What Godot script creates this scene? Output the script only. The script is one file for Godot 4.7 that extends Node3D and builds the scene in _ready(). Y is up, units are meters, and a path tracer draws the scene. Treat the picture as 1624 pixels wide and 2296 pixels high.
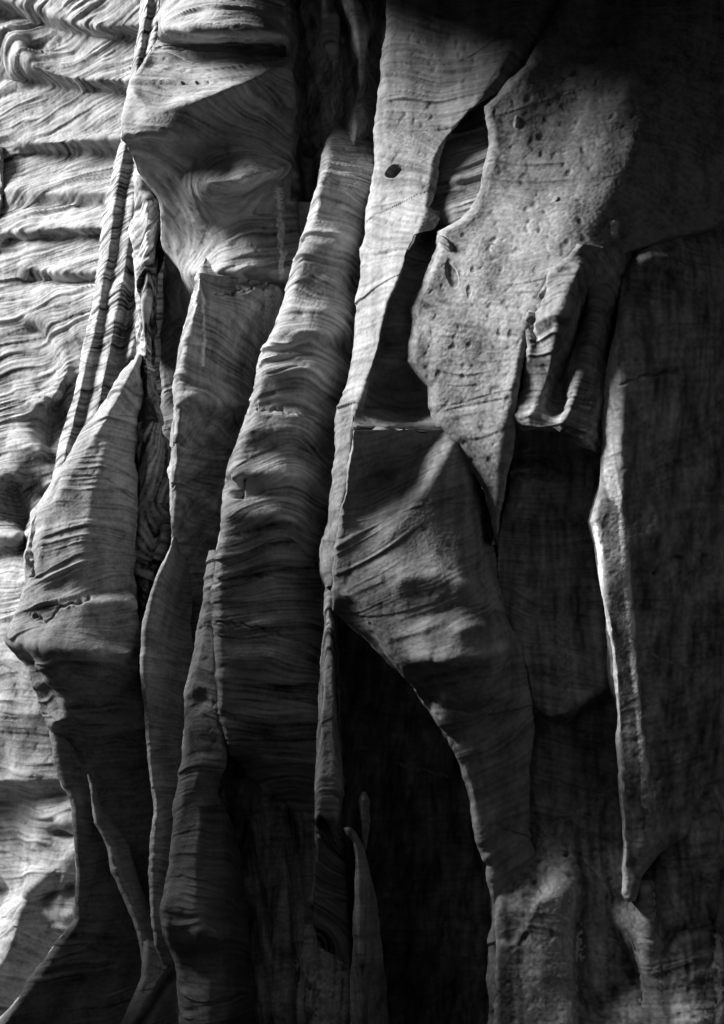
extends Node3D
# A slot canyon in monochrome: fluted sandstone buttresses standing one behind another,
# soft light falling in from the open canyon on the left.

const TAN_HALF := 0.41421356
const PITCH := 18.0
const BANK := 19.2
const EYE := Vector3(0.0, 5.0, 0.0)
const QUALITY := 1.0
const SANDSTONE := 0.75      # scales every rock tone alike

var right_axis := Vector3.RIGHT
var up_axis := Vector3.UP
var forward_axis := Vector3.FORWARD

var noise_a := FastNoiseLite.new()
var noise_b := FastNoiseLite.new()
var rock_material: StandardMaterial3D

func at(x: float, y: float, d: float) -> Vector3:
	var k := d * TAN_HALF / 1148.0
	return EYE + forward_axis * d + right_axis * ((x - 812.0) * k) + up_axis * ((1148.0 - y) * k)

# ---------------------------------------------------------------- loft helpers
func cubic(ts: PackedFloat64Array, vs: PackedFloat64Array, t: float) -> float:
	# monotone cubic through (ts, vs): no overshoot between the sections
	var n := ts.size()
	if t <= ts[0]: return vs[0]
	if t >= ts[n - 1]: return vs[n - 1]
	var i := 0
	while t > ts[i + 1]: i += 1
	var h := ts[i + 1] - ts[i]
	var s := (vs[i + 1] - vs[i]) / h
	var m0 := s
	var m1 := s
	if i > 0:
		var sp := (vs[i] - vs[i - 1]) / (ts[i] - ts[i - 1])
		m0 = 0.0 if sp * s <= 0.0 else 2.0 * sp * s / (sp + s)
	if i < n - 2:
		var sn := (vs[i + 2] - vs[i + 1]) / (ts[i + 2] - ts[i + 1])
		m1 = 0.0 if sn * s <= 0.0 else 2.0 * sn * s / (sn + s)
	var f := (t - ts[i]) / h
	var f2 := f * f
	var f3 := f2 * f
	return vs[i] * (2 * f3 - 3 * f2 + 1) + m0 * h * (f3 - 2 * f2 + f) + vs[i + 1] * (3 * f2 - 2 * f3) + m1 * h * (f3 - f2)

func seg_dist(px: float, py: float, pts: PackedFloat32Array) -> float:
	var best := 1e9
	for i in range(0, pts.size() - 3, 2):
		var ax := pts[i]
		var ay := pts[i + 1]
		var bx := pts[i + 2] - ax
		var by := pts[i + 3] - ay
		var l := bx * bx + by * by
		var f := clampf(((px - ax) * bx + (py - ay) * by) / l, 0.0, 1.0)
		var ex := px - ax - bx * f
		var ey := py - ay - by * f
		best = minf(best, ex * ex + ey * ey)
	return sqrt(best)

# rows: [y or [y...], x, d, x, d, ...]; one rock body, closed at the back and capped
func rock(called: String, rows: Array, o: Dictionary) -> Array:
	var t0 := Time.get_ticks_msec()
	var back: float = o.get("back", 3.0)
	var inset: float = o.get("inset", 6.0)
	var cols: int = (rows[0].size() - 1) / 2 + 2
	var nk := rows.size()
	# key sections, with a hidden side going back at either end
	var kx := []
	var kd := []
	var ky := []
	for c in cols:
		kx.append(PackedFloat64Array()); kd.append(PackedFloat64Array()); ky.append(PackedFloat64Array())
	for r in rows:
		for c in cols:
			var j: int = clampi(c - 1, 0, cols - 3)
			var x: float = r[1 + 2 * j]
			var d: float = r[2 + 2 * j]
			var y: float = r[0][j] if r[0] is Array else r[0]
			if c == 0:
				x += inset; d += back
			elif c == cols - 1:
				x -= inset; d += back
			kx[c].append(x); kd[c].append(d); ky[c].append(y)
	var facet: float = o.get("facet", 0.3)
	var sharp: Array = o.get("sharp", [])   # spans meet in a hard edge at these columns
	var step: float = o.get("step", 2.2) / QUALITY
	# how many samples each span gets
	var vpar := PackedFloat64Array()
	var vlen := 0.0
	vpar.append(0.0)
	for k in range(1, nk):
		var l := 0.0
		for c in range(1, cols - 1):
			var dy: float = ky[c][k] - ky[c][k - 1]
			var dd: float = (kd[c][k] - kd[c][k - 1]) / (kd[c][k] * 0.000361) * 0.5
			l += sqrt(dy * dy + dd * dd)
		l = maxf(l / (cols - 2), 1.0)
		vlen += l
		vpar.append(vlen)
	var nv := clampi(int(vlen / step), 8, 1100)
	var spans := PackedInt32Array()
	var nu := 1
	for c in cols - 1:
		var l := 0.0
		for k in nk:
			var dx: float = kx[c + 1][k] - kx[c][k]
			var dd: float = (kd[c + 1][k] - kd[c][k]) / (kd[c][k] * 0.000361) * 0.55
			l = maxf(l, sqrt(dx * dx + dd * dd) * 0.9)
		var n := clampi(int(l / step), 2, 220)
		if c == 0 or c == cols - 2: n = clampi(int(l / step / 4.0), 4, 24)
		spans.append(n)
		nu += n
	nv += 1
	var px := PackedFloat32Array(); px.resize(nu * nv)
	var py := PackedFloat32Array(); py.resize(nu * nv)
	var pos := PackedVector3Array(); pos.resize(nu * nv)
	var rx := PackedFloat64Array(); rx.resize(cols)
	var rd := PackedFloat64Array(); rd.resize(cols)
	var ry := PackedFloat64Array(); ry.resize(cols)
	var tt := PackedFloat64Array(); tt.resize(cols)
	for v in nv:
		var t := vlen * v / (nv - 1)
		for c in cols:
			rx[c] = cubic(vpar, kx[c], t)
			rd[c] = cubic(vpar, kd[c], t)
			ry[c] = cubic(vpar, ky[c], t)
		tt[0] = 0.0
		for c in range(1, cols):
			var mx := rx[c] - rx[c - 1]
			var md := (rd[c] - rd[c - 1]) / (rd[c] * 0.000361)
			tt[c] = tt[c - 1] + maxf(pow(mx * mx + md * md, 0.3), 0.05)
		var u := 0
		for c in cols - 1:
			var i0 := maxi(c - 1, 0)
			var i3 := mini(c + 2, cols - 1)
			var h := tt[c + 1] - tt[c]
			# finite-difference tangents over the uneven spacing
			var m0x := (rx[c + 1] - rx[i0]) / (tt[c + 1] - tt[i0]) * h
			var m0d := (rd[c + 1] - rd[i0]) / (tt[c + 1] - tt[i0]) * h
			var m0y := (ry[c + 1] - ry[i0]) / (tt[c + 1] - tt[i0]) * h
			var m1x := (rx[i3] - rx[c]) / (tt[i3] - tt[c]) * h
			var m1d := (rd[i3] - rd[c]) / (tt[i3] - tt[c]) * h
			var m1y := (ry[i3] - ry[c]) / (tt[i3] - tt[c]) * h
			if sharp.has(c - 1):
				m0x = rx[c + 1] - rx[c]; m0d = rd[c + 1] - rd[c]; m0y = ry[c + 1] - ry[c]
			if sharp.has(c):
				m1x = rx[c + 1] - rx[c]; m1d = rd[c + 1] - rd[c]; m1y = ry[c + 1] - ry[c]
			var n := spans[c]
			for s in n + (1 if c == cols - 2 else 0):
				var f := float(s) / n
				var f2 := f * f
				var f3 := f2 * f
				var a := 2 * f3 - 3 * f2 + 1
				var b := f3 - 2 * f2 + f
				var e := 3 * f2 - 2 * f3
				var g := f3 - f2
				var x := lerpf(rx[c] * a + m0x * b + rx[c + 1] * e + m1x * g, lerpf(rx[c], rx[c + 1], f), facet)
				var d := lerpf(rd[c] * a + m0d * b + rd[c + 1] * e + m1d * g, lerpf(rd[c], rd[c + 1], f), facet)
				var y := lerpf(ry[c] * a + m0y * b + ry[c + 1] * e + m1y * g, lerpf(ry[c], ry[c + 1], f), facet)
				var q := v * nu + u
				px[q] = x
				py[q] = y
				pos[q] = at(x, y, d)
				u += 1
	return finish(called, pos, px, py, nu, nv, spans[0], spans[spans.size() - 1], o, t0)

# one rock body from its outline (left and right edge, [x, y, ...]) and depth lines ([x, y, z, ...]):
# ridges and creases run along the lines, the rock is drawn taut between them; z grows away from the viewer
func slab(called: String, d0: float, left: Array, right: Array, lines: Array, o: Dictionary) -> Array:
	var t0 := Time.get_ticks_msec()
	var lx := PackedFloat64Array()
	var ly := PackedFloat64Array()
	var qx := PackedFloat64Array()
	var qy := PackedFloat64Array()
	for i in range(0, left.size(), 2):
		lx.append(left[i]); ly.append(left[i + 1])
	for i in range(0, right.size(), 2):
		qx.append(right[i]); qy.append(right[i + 1])
	var y0: float = maxf(ly[0], qy[0])
	var y1: float = minf(ly[ly.size() - 1], qy[qy.size() - 1])
	var x0 := 1e9
	var x1 := -1e9
	for x in lx: x0 = minf(x0, x)
	for x in qx: x1 = maxf(x1, x)
	x0 -= 20.0
	x1 += 20.0
	# depth, solved from coarse to fine
	var field := PackedFloat32Array()
	var w := 0
	var h := 0
	var cell := 40.0
	for level in 4:
		cell = [40.0, 20.0, 10.0, 5.0][level]
		var nw := int((x1 - x0) / cell) + 2
		var nh := int((y1 - y0 + 40.0) / cell) + 2
		var sum := PackedFloat32Array(); sum.resize(nw * nh)
		var cnt := PackedFloat32Array(); cnt.resize(nw * nh)
		for l in lines:
			for i in range(0, l.size() - 3, 3):
				var dx: float = l[i + 3] - l[i]
				var dy: float = l[i + 4] - l[i + 1]
				var n := int(sqrt(dx * dx + dy * dy) / cell * 2.0) + 1
				for k in n + 1:
					var f := float(k) / n
					var cx := int((l[i] + dx * f - x0) / cell + 0.5)
					var cy := int((l[i + 1] + dy * f - y0 + 20.0) / cell + 0.5)
					if cx < 0 or cy < 0 or cx >= nw or cy >= nh: continue
					sum[cy * nw + cx] += lerpf(l[i + 2], l[i + 5], f)
					cnt[cy * nw + cx] += 1.0
		var fresh := PackedFloat32Array(); fresh.resize(nw * nh)
		var mean := 0.0
		var got := 0
		for q in nw * nh:
			if cnt[q] > 0.0:
				fresh[q] = sum[q] / cnt[q]
				mean += fresh[q]; got += 1
		mean /= maxi(got, 1)
		for cy in nh:
			for cx in nw:
				var q := cy * nw + cx
				if cnt[q] > 0.0: continue
				if level == 0: fresh[q] = mean
				else: fresh[q] = field[mini(cy / 2, h - 1) * w + mini(cx / 2, w - 1)]
		for it in [120, 60, 40, 24][level]:
			for cy in nh:
				var up := maxi(cy - 1, 0) * nw
				var dn := mini(cy + 1, nh - 1) * nw
				var at_row := cy * nw
				for cx in nw:
					if cnt[at_row + cx] > 0.0: continue
					var v := 0.25 * (fresh[up + cx] + fresh[dn + cx] + fresh[at_row + maxi(cx - 1, 0)] + fresh[at_row + mini(cx + 1, nw - 1)])
					fresh[at_row + cx] += 1.5 * (v - fresh[at_row + cx])
		field = fresh
		w = nw
		h = nh
	for it in int(o.get("soft", 2)):
		var soft := field.duplicate()
		for cy in h:
			var up := maxi(cy - 1, 0) * w
			var dn := mini(cy + 1, h - 1) * w
			for cx in w:
				soft[cy * w + cx] = 0.4 * field[cy * w + cx] + 0.15 * (field[up + cx] + field[dn + cx] + field[cy * w + maxi(cx - 1, 0)] + field[cy * w + mini(cx + 1, w - 1)])
		field = soft
	var step: float = o.get("step", 2.2) / QUALITY
	var back: float = o.get("back", 2.5)
	var wide := 0.0
	var nv := int((y1 - y0) / step) + 1
	for v in nv:
		var y := lerpf(y0, y1, float(v) / (nv - 1))
		wide = maxf(wide, line_at(qy, qx, y) - line_at(ly, lx, y))
	var nc := maxi(int(wide / step), 4)
	var ns := 12
	var nu := nc + 1 + 2 * ns
	var px := PackedFloat32Array(); px.resize(nu * nv)
	var py := PackedFloat32Array(); py.resize(nu * nv)
	var pos := PackedVector3Array(); pos.resize(nu * nv)
	var rag: float = o.get("rag", 2.5)
	var tilt: float = o.get("tilt", 0.0)
	var round_off: float = o.get("round", 11.0)
	var rag_seed: float = o.get("seed", 0.0) * 11.0
	for v in nv:
		var y := lerpf(y0, y1, float(v) / (nv - 1))
		var a := line_at(ly, lx, y) + rag * (noise_b.get_noise_2d(y * 0.012, rag_seed) + 0.3 * noise_b.get_noise_2d(y * 0.05, rag_seed))
		var b := line_at(qy, qx, y) + rag * (noise_b.get_noise_2d(y * 0.012, rag_seed + 5.0) + 0.3 * noise_b.get_noise_2d(y * 0.05, rag_seed + 5.0))
		if b < a + 2.0: b = a + 2.0
		for u in nu:
			var k := clampi(u - ns, 0, nc)
			var x := lerpf(a, b, float(k) / nc)
			var gx := clampf((x - x0) / cell, 1.0, w - 2.01)
			var gy := clampf((y - y0 + 20.0) / cell, 1.0, h - 2.01)
			var ix := int(gx)
			var iy := int(gy)
			var fx := gx - ix
			var fy := gy - iy
			# cubic B-spline, so that the surface bends smoothly
			var z: float = tilt * (x - x0) * 0.625
			for j in 4:
				var wy := bspline(j, fy)
				var row := clampi(iy + j - 1, 0, h - 1) * w
				z += wy * (bspline(0, fx) * field[row + maxi(ix - 1, 0)] + bspline(1, fx) * field[row + ix] + bspline(2, fx) * field[row + mini(ix + 1, w - 1)] + bspline(3, fx) * field[row + mini(ix + 2, w - 1)])
			var near_a := (x - a) / round_off
			var near_b := (b - x) / round_off
			if near_a < 1.0: z += 0.55 * round_off * (1.0 - near_a) * (1.0 - near_a)
			if near_b < 1.0: z += 0.55 * round_off * (1.0 - near_b) * (1.0 - near_b)
			var d := d0 * (1.0 + z * 0.000361 * 1.6)
			if u < ns:
				var f := float(ns - u) / ns
				d += back * f * f
				x += 6.0 * f
			elif u > ns + nc:
				var f := float(u - ns - nc) / ns
				d += back * f * f
				x -= 6.0 * f
			var q := v * nu + u
			var uneven := 9.0 * noise_b.get_noise_2d(x * 0.012, rag_seed + 9.0) + 5.0 * noise_b.get_noise_2d(x * 0.05, rag_seed + 9.0)
			var yy := y + uneven * (exp((y0 - y) / 18.0) + exp((y - y1) / 18.0))
			px[q] = x
			py[q] = yy
			pos[q] = at(x, yy, d)
	return finish(called, pos, px, py, nu, nv, ns, ns, o, t0)

func bspline(i: int, f: float) -> float:
	if i == 0: return (1.0 - f) * (1.0 - f) * (1.0 - f) / 6.0
	if i == 1: return (3.0 * f * f * f - 6.0 * f * f + 4.0) / 6.0
	if i == 2: return (-3.0 * f * f * f + 3.0 * f * f + 3.0 * f + 1.0) / 6.0
	return f * f * f / 6.0

func line_at(ys: PackedFloat64Array, xs: PackedFloat64Array, y: float) -> float:
	var n := ys.size()
	if y <= ys[0]: return xs[0]
	for i in range(1, n):
		if y <= ys[i]: return lerpf(xs[i - 1], xs[i], (y - ys[i - 1]) / (ys[i] - ys[i - 1]))
	return xs[n - 1]

# relief of the beds, colour of the rock, faces
func root_of(group: PackedInt32Array, i: int) -> int:
	while group[i] != i: i = group[i]
	return i

# polygons (in picture units) that set a part of the rock apart: [name, [x, y, ...]]
func split_parts(idx: PackedInt32Array, px: PackedFloat32Array, py: PackedFloat32Array, parts: Array, rest: String) -> Array:
	var polys := []
	for k in parts:
		var poly := PackedVector2Array()
		for i in range(0, k[1].size(), 2): poly.append(Vector2(k[1][i], k[1][i + 1]))
		polys.append(poly)
	var lists := []
	for k in parts.size() + 1: lists.append(PackedInt32Array())
	var n := px.size()
	var kind := PackedInt32Array(); kind.resize(idx.size() / 3)
	for i in range(0, idx.size(), 3):
		var which := parts.size()
		if idx[i] < n and idx[i + 1] < n and idx[i + 2] < n:
			var c := Vector2(px[idx[i]] + px[idx[i + 1]] + px[idx[i + 2]], py[idx[i]] + py[idx[i + 1]] + py[idx[i + 2]]) / 3.0
			for k in polys.size():
				if Geometry2D.is_point_in_polygon(c, polys[k]):
					which = k
					break
		kind[i / 3] = which
	if parts.size() > 0:
		for round_ in 3:
			var top := 0
			for i in idx: top = maxi(top, i)
			var last := PackedInt32Array(); last.resize(top + 1); last.fill(-1)   # another part that uses this corner
			var moved := false
			for k in parts.size() + 1:
				var group := PackedInt32Array(); group.resize(top + 1)
				for i in top + 1: group[i] = i
				for t in kind.size():
					if kind[t] != k: continue
					var a := root_of(group, idx[3 * t])
					var b := root_of(group, idx[3 * t + 1])
					group[b] = a
					group[root_of(group, idx[3 * t + 2])] = a
				var size := {}
				for t in kind.size():
					if kind[t] == k:
						var r := root_of(group, idx[3 * t])
						size[r] = size.get(r, 0) + 1
				if size.size() < 2: continue
				var best := -1
				for r in size:
					if best < 0 or size[r] > size[best]: best = r
				last.fill(-1)
				for t in kind.size():
					if kind[t] != k:
						for c in 3: last[idx[3 * t + c]] = kind[t]
				var goes := {}
				for t in kind.size():
					if kind[t] == k:
						var r := root_of(group, idx[3 * t])
						if r != best:
							for c in 3:
								if last[idx[3 * t + c]] >= 0: goes[r] = last[idx[3 * t + c]]
				for t in kind.size():
					if kind[t] == k:
						var r := root_of(group, idx[3 * t])
						if r != best and goes.has(r):
							kind[t] = goes[r]
							moved = true
			if not moved: break
	for t in kind.size(): lists[kind[t]].append_array([idx[3 * t], idx[3 * t + 1], idx[3 * t + 2]])
	var named := []
	for k in lists.size():
		if lists[k].size() > 0: named.append([rest if k == parts.size() else parts[k][0], lists[k]])
	return named

func finish(called: String, pos: PackedVector3Array, px: PackedFloat32Array, py: PackedFloat32Array, nu: int, nv: int, side_a: int, side_b: int, o: Dictionary, t0: int) -> Array:
	# ------------------------------------------------ relief and colour of the rock
	var nrm := grid_normals(pos, nu, nv)
	var sc: float = o.get("scale", 1.0)          # size of the features: 1 near the camera
	var lam: float = o.get("lam", 1.0) * sc
	var swell: float = o.get("swell", 1.0) * sc
	var pit: float = o.get("pit", 1.0) * sc
	var band: float = o.get("band", 0.3)
	var streak: float = o.get("streak", 0.06)
	var mottle: float = o.get("mottle", 0.3)
	var base: float = o.get("tone", 0.3)
	var dip: float = o.get("dip", 0.0)
	var dipvar: float = o.get("dipvar", 0.35)
	var fold: float = o.get("fold", 0.5)
	var fine: float = o.get("fine", 1.0)
	var marks: Array = o.get("marks", [])
	var cuts: Array = o.get("cuts", [])
	var lumps: Array = o.get("lumps", [])
	for m in marks: m[0] = PackedFloat32Array(m[0])
	for m in cuts: m[0] = PackedFloat32Array(m[0])
	var inv := 1.0 / sc
	var out := PackedVector3Array(); out.resize(nu * nv)
	var col := PackedColorArray(); col.resize(nu * nv)
	var hid := side_a - 2
	var hid2 := nu - side_b + 2
	for v in nv:
		for u in nu:
			var q := v * nu + u
			var p := pos[q]
			var x := p.x * inv
			var y := p.y * inv
			var z := p.z * inv
			# cross-bedded sets: each set of laminae has a dip of its own
			var warp := noise_a.get_noise_3d(x * 0.35, y * 0.35, z * 0.35)
			var m := y + 0.06 * p.x * inv + 1.1 * minf(fold, 0.5) * warp
			var set_f := m / 1.25
			var set_i := floorf(set_f)
			var in_set := set_f - set_i
			var hash := sin(set_i * 12.9898) * 43758.5453
			hash = (hash - floorf(hash)) * 2.0 - 1.0
			var dd := dip + hash * dipvar
			var s := y + dd * (p.x - (p.z + 17.0) * 0.4) * inv * (0.4 + 0.6 * in_set) + warp * fold * 0.35 + 0.05 * noise_a.get_noise_3d(x * 1.1, y * 1.1, z * 1.1)
			var l1 := noise_b.get_noise_3d(x * 0.35, s * 3.2, z * 0.35)
			var l3 := noise_b.get_noise_3d(x * 0.9 - 50.0, s * 19.0 * fine, z * 0.9)
			var calm := 0.6 + 1.0 * noise_a.get_noise_3d(x * 0.6 + 200.0, s * 0.9, z * 0.6)
			calm = clampf(calm, 0.1, 1.4)
			# beds: each stands proud by its own amount and ends below in a sharp lip
			var j1 := s * 2.3 + 0.5 * l1
			var b1 := floorf(j1)
			var t1 := j1 - b1
			var r1 := sin(b1 * 78.233) * 9301.13
			r1 -= floorf(r1)
			var j2 := s * 8.0 * fine + 1.3 * l1 + 0.25 * l3
			var b2 := floorf(j2)
			var t2 := j2 - b2
			var r2 := sin(b2 * 12.9898) * 43758.5
			r2 -= floorf(r2)
			var fade := clampf(0.75 + 1.6 * noise_b.get_noise_3d(x * 0.7 + 70.0, b2 * 3.7, z * 0.7), 0.0, 1.3)
			var l2 := (r2 - 0.5) * fade
			var lip1 := (1.0 - t1) * smoothstep(0.0, 0.22, t1)
			var lip2 := (1.0 - t2) * smoothstep(0.0, 0.4, t2)
			var edge := smoothstep(0.36, 0.0, in_set) * 0.35
			if u < side_a + 3 or u > nu - side_b - 4: calm *= 0.4
			var h := lam * calm * (0.06 * r1 * lip1 + 0.034 * r2 * fade * lip2 + 0.012 * l1 + 0.003 * l3) + lam * 0.03 * edge
			var w1 := noise_a.get_noise_3d(x * 0.8 - 90.0, y * 0.55, z * 0.8)
			var w2 := noise_a.get_noise_3d(x * 2.1 + 90.0, y * 1.3, z * 2.1)
			h += swell * (0.11 * w1 + 0.04 * w2)
			var g1 := noise_b.get_noise_3d(x * 6.0, y * 6.0, z * 6.0)
			var g2 := noise_b.get_noise_3d(x * 15.0, y * 15.0, z * 15.0)
			h += pit * (0.0022 * g1 + 0.0010 * g2 - 0.02 * maxf(0.0, -g1 - 0.45))
			var tone := base * (1.0 + band * (0.3 * l1 + 1.5 * l2 * smoothstep(0.0, 0.08, t2) * smoothstep(1.0, 0.92, t2) + 1.1 * l3 + 0.5 * (r1 - 0.5)) + mottle * (0.7 * w2 + 0.5 * g1 + 0.6 * g2))
			var st := noise_b.get_noise_3d(x * 3.4 + 300.0, y * 0.10, z * 3.4)
			var st2 := noise_b.get_noise_3d(x * 11.0 + 300.0, y * 0.22, z * 11.0)
			tone *= 1.0 + streak * (st * 1.0 + st2 * 0.7)
			if u > hid and u < hid2:
				var ax := px[q]
				var ay := py[q]
				for k in lumps:      # [x, y, rx, ry, turn, height, softness]
					var ex: float = ax - k[0]
					var ey: float = ay - k[1]
					var big: float = maxf(k[2], k[3]) * 1.05
					if absf(ex) > big or absf(ey) > big: continue
					var cs: float = cos(k[4])
					var sn: float = sin(k[4])
					var wob: float = 1.0 + 0.3 * w2 + 0.14 * g1
					var ux: float = (ex * cs + ey * sn) / k[2]
					var uy: float = (ey * cs - ex * sn) / k[3]
					var rr: float = sqrt(ux * ux + uy * uy) * wob
					h += k[5] * smoothstep(1.0, 1.0 - k[6], rr)
				for k in cuts:       # [points, half width, depth]
					var dist := seg_dist(ax + 9.0 * w2 + 5.0 * g1, ay + 9.0 * g1, k[0])
					if dist < k[1] * 2.5:
						var e: float = dist / k[1]
						h -= k[2] * exp(-e * e) * (0.75 + 0.8 * g1)
				for k in marks:      # [points, half width, tone, ragged]
					var rag: float = k[3]
					var dist := seg_dist(ax + rag * (14.0 * st2 + 8.0 * g2), ay + rag * 10.0 * g1, k[0])
					if dist < k[1] * 1.6:
						var cover: float = smoothstep(1.5, 0.55, dist / k[1] + rag * (0.9 * g1 + 0.8 * st2 + 0.5 * g2))
						tone = lerpf(tone, k[2] * (1.0 + 0.4 * g2 + 0.25 * l2), cover)
			out[q] = p + nrm[q] * h
			tone = clampf(tone * SANDSTONE, 0.008, 0.85)
			col[q] = Color(tone, tone, tone)
	nrm = grid_normals(out, nu, nv)
	# ------------------------------------------------ faces, rear wall and caps
	var idx := PackedInt32Array()
	for v in nv - 1:
		for u in nu - 1:
			var q := v * nu + u
			if out[q].distance_squared_to(out[q + nu + 1]) < out[q + 1].distance_squared_to(out[q + nu]):
				idx.append_array([q, q + 1, q + nu + 1, q, q + nu + 1, q + nu])
			else:
				idx.append_array([q, q + 1, q + nu, q + 1, q + nu + 1, q + nu])
		var a := v * nu + nu - 1
		var b := v * nu
		idx.append_array([a, b, a + nu, b, b + nu, a + nu])
	for e in [0, nv - 1]:
		var mid := Vector3.ZERO
		for u in nu: mid += out[e * nu + u]
		mid /= nu
		out.append(mid); nrm.append(Vector3.UP if e == 0 else Vector3.DOWN); col.append(Color(base, base, base))
		var cq := out.size() - 1
		for u in nu:
			var a: int = e * nu + u
			var b: int = e * nu + (u + 1) % nu
			if e == 0: idx.append_array([cq, b, a])
			else: idx.append_array([cq, a, b])
	var made := []
	for part in split_parts(idx, px, py, o.get("parts", []), o.get("rest", "face")):
		var own := PackedInt32Array()
		var where := PackedInt32Array(); where.resize(out.size()); where.fill(-1)
		var pv := PackedVector3Array()
		var pn := PackedVector3Array()
		var pc := PackedColorArray()
		for i in part[1]:
			if where[i] < 0:
				where[i] = pv.size()
				pv.append(out[i]); pn.append(nrm[i]); pc.append(col[i])
			own.append(where[i])
		var arr := []
		arr.resize(Mesh.ARRAY_MAX)
		arr[Mesh.ARRAY_VERTEX] = pv
		arr[Mesh.ARRAY_NORMAL] = pn
		arr[Mesh.ARRAY_COLOR] = pc
		arr[Mesh.ARRAY_INDEX] = own
		var mesh := ArrayMesh.new()
		mesh.add_surface_from_arrays(Mesh.PRIMITIVE_TRIANGLES, arr)
		made.append([part[0], mesh])
	return made

func grid_normals(p: PackedVector3Array, nu: int, nv: int) -> PackedVector3Array:
	var n := PackedVector3Array()
	n.resize(nu * nv)
	for v in nv:
		var va := maxi(v - 1, 0) * nu
		var vb := mini(v + 1, nv - 1) * nu
		for u in nu:
			var ua := maxi(u - 1, 0)
			var ub := mini(u + 1, nu - 1)
			var a := p[v * nu + ub] - p[v * nu + ua]
			var b := p[va + u] - p[vb + u]
			n[v * nu + u] = a.cross(b).normalized()
	return n

func place(called: String, made: Array, label: String, category: String, group := "") -> Node3D:
	var root: Node3D
	if made.size() == 1:
		var o := MeshInstance3D.new()
		o.mesh = made[0][1]
		o.material_override = rock_material
		root = o
	else:
		root = Node3D.new()
		for k in made:
			var o := MeshInstance3D.new()
			o.name = k[0]
			o.mesh = k[1]
			o.material_override = rock_material
			root.add_child(o, true)
	root.name = called
	add_child(root, true)
	root.set_meta("label", label)
	root.set_meta("category", category)
	root.set_meta("kind", "thing")
	if called in ["banded_slab", "ragged_column", "leaning_buttress", "curved_blade", "inner_column", "lower_flute", "central_buttress", "bright_blade", "standing_slab", "cave_fin"]: group = "fluted sandstone ribs of the canyon wall"
	if group: root.set_meta("group", group)
	return root

func body(called: String, label: String, category: String, d0: float, left: Array, right: Array, lines: Array, o: Dictionary, group := "") -> Node3D:
	return place(called, slab(called, d0, left, right, lines, o), label, category, group)

func thing(called: String, label: String, category: String, rows: Array, o: Dictionary, group := "") -> Node3D:
	return place(called, rock(called, rows, o), label, category, group)

func _ready():
	# ------------------------------------------------------------ camera, sky, sun, exposure
	var cam := Camera3D.new()
	cam.name = "camera"
	cam.fov = 45.0
	cam.near = 0.1
	cam.far = 400.0
	cam.position = EYE
	cam.rotation_degrees = Vector3(PITCH, 0, 0)
	add_child(cam)
	cam.current = true
	var bs := Basis.from_euler(Vector3(deg_to_rad(PITCH), 0, 0))
	right_axis = bs.x
	up_axis = bs.y
	forward_axis = -bs.z

	var env := Environment.new()
	env.background_mode = Environment.BG_SKY
	var sky_mat := ProceduralSkyMaterial.new()
	sky_mat.sky_top_color = Color(0.70, 0.70, 0.70)
	sky_mat.sky_horizon_color = Color(0.82, 0.82, 0.82)
	sky_mat.ground_bottom_color = Color(0.05, 0.05, 0.05)
	sky_mat.ground_horizon_color = Color(0.1, 0.1, 0.1)
	sky_mat.sky_curve = 0.2
	sky_mat.sun_angle_max = 0.0
	var sky := Sky.new()
	sky.sky_material = sky_mat
	env.sky = sky
	env.background_energy_multiplier = 0.05
	env.tonemap_mode = Environment.TONE_MAPPER_LINEAR
	env.tonemap_exposure = 9.0
	env.sdfgi_enabled = true
	env.ssao_enabled = true
	env.ssil_enabled = true
	var we := WorldEnvironment.new()
	we.name = "environment"
	we.environment = env
	add_child(we)

	var sun := DirectionalLight3D.new()
	sun.name = "sun"
	sun.light_energy = 0.5
	sun.light_color = Color(1, 1, 1)
	sun.light_angular_distance = 28.0
	sun.shadow_enabled = true
	add_child(sun)
	# shines from the open canyon on the left, from above and a little from the camera's side
	var from_sun := Vector3(0.83, -0.54, -0.06)
	sun.look_at_from_position(Vector3.ZERO, from_sun, Vector3.UP)

	# ------------------------------------------------------------ rock
	noise_a.noise_type = FastNoiseLite.TYPE_SIMPLEX_SMOOTH
	noise_a.seed = 11
	noise_a.frequency = 1.0
	noise_a.fractal_type = FastNoiseLite.FRACTAL_NONE
	noise_b.noise_type = FastNoiseLite.TYPE_SIMPLEX_SMOOTH
	noise_b.seed = 29
	noise_b.frequency = 1.0
	noise_b.fractal_type = FastNoiseLite.FRACTAL_NONE
	rock_material = StandardMaterial3D.new()
	rock_material.albedo_color = Color(1, 1, 1)
	rock_material.vertex_color_use_as_albedo = true
	rock_material.roughness = 0.85
	rock_material.metallic_specular = 0.35
	var grit := FastNoiseLite.new()
	grit.noise_type = FastNoiseLite.TYPE_SIMPLEX
	grit.seed = 5
	grit.frequency = 0.06
	grit.fractal_octaves = 4
	var grit_tex := NoiseTexture2D.new()
	grit_tex.width = 512
	grit_tex.height = 512
	grit_tex.seamless = true
	grit_tex.as_normal_map = true
	grit_tex.bump_strength = 6.0
	grit_tex.noise = grit
	rock_material.normal_enabled = true
	rock_material.normal_texture = grit_tex
	rock_material.normal_scale = 0.25
	rock_material.uv1_triplanar = true
	rock_material.uv1_world_triplanar = true
	rock_material.uv1_scale = Vector3(0.45, 0.45, 0.45)

	build_setting()
	build_far_walls()
	build_left_ribs()
	build_middle_ribs()
	build_right_wall()

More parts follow.
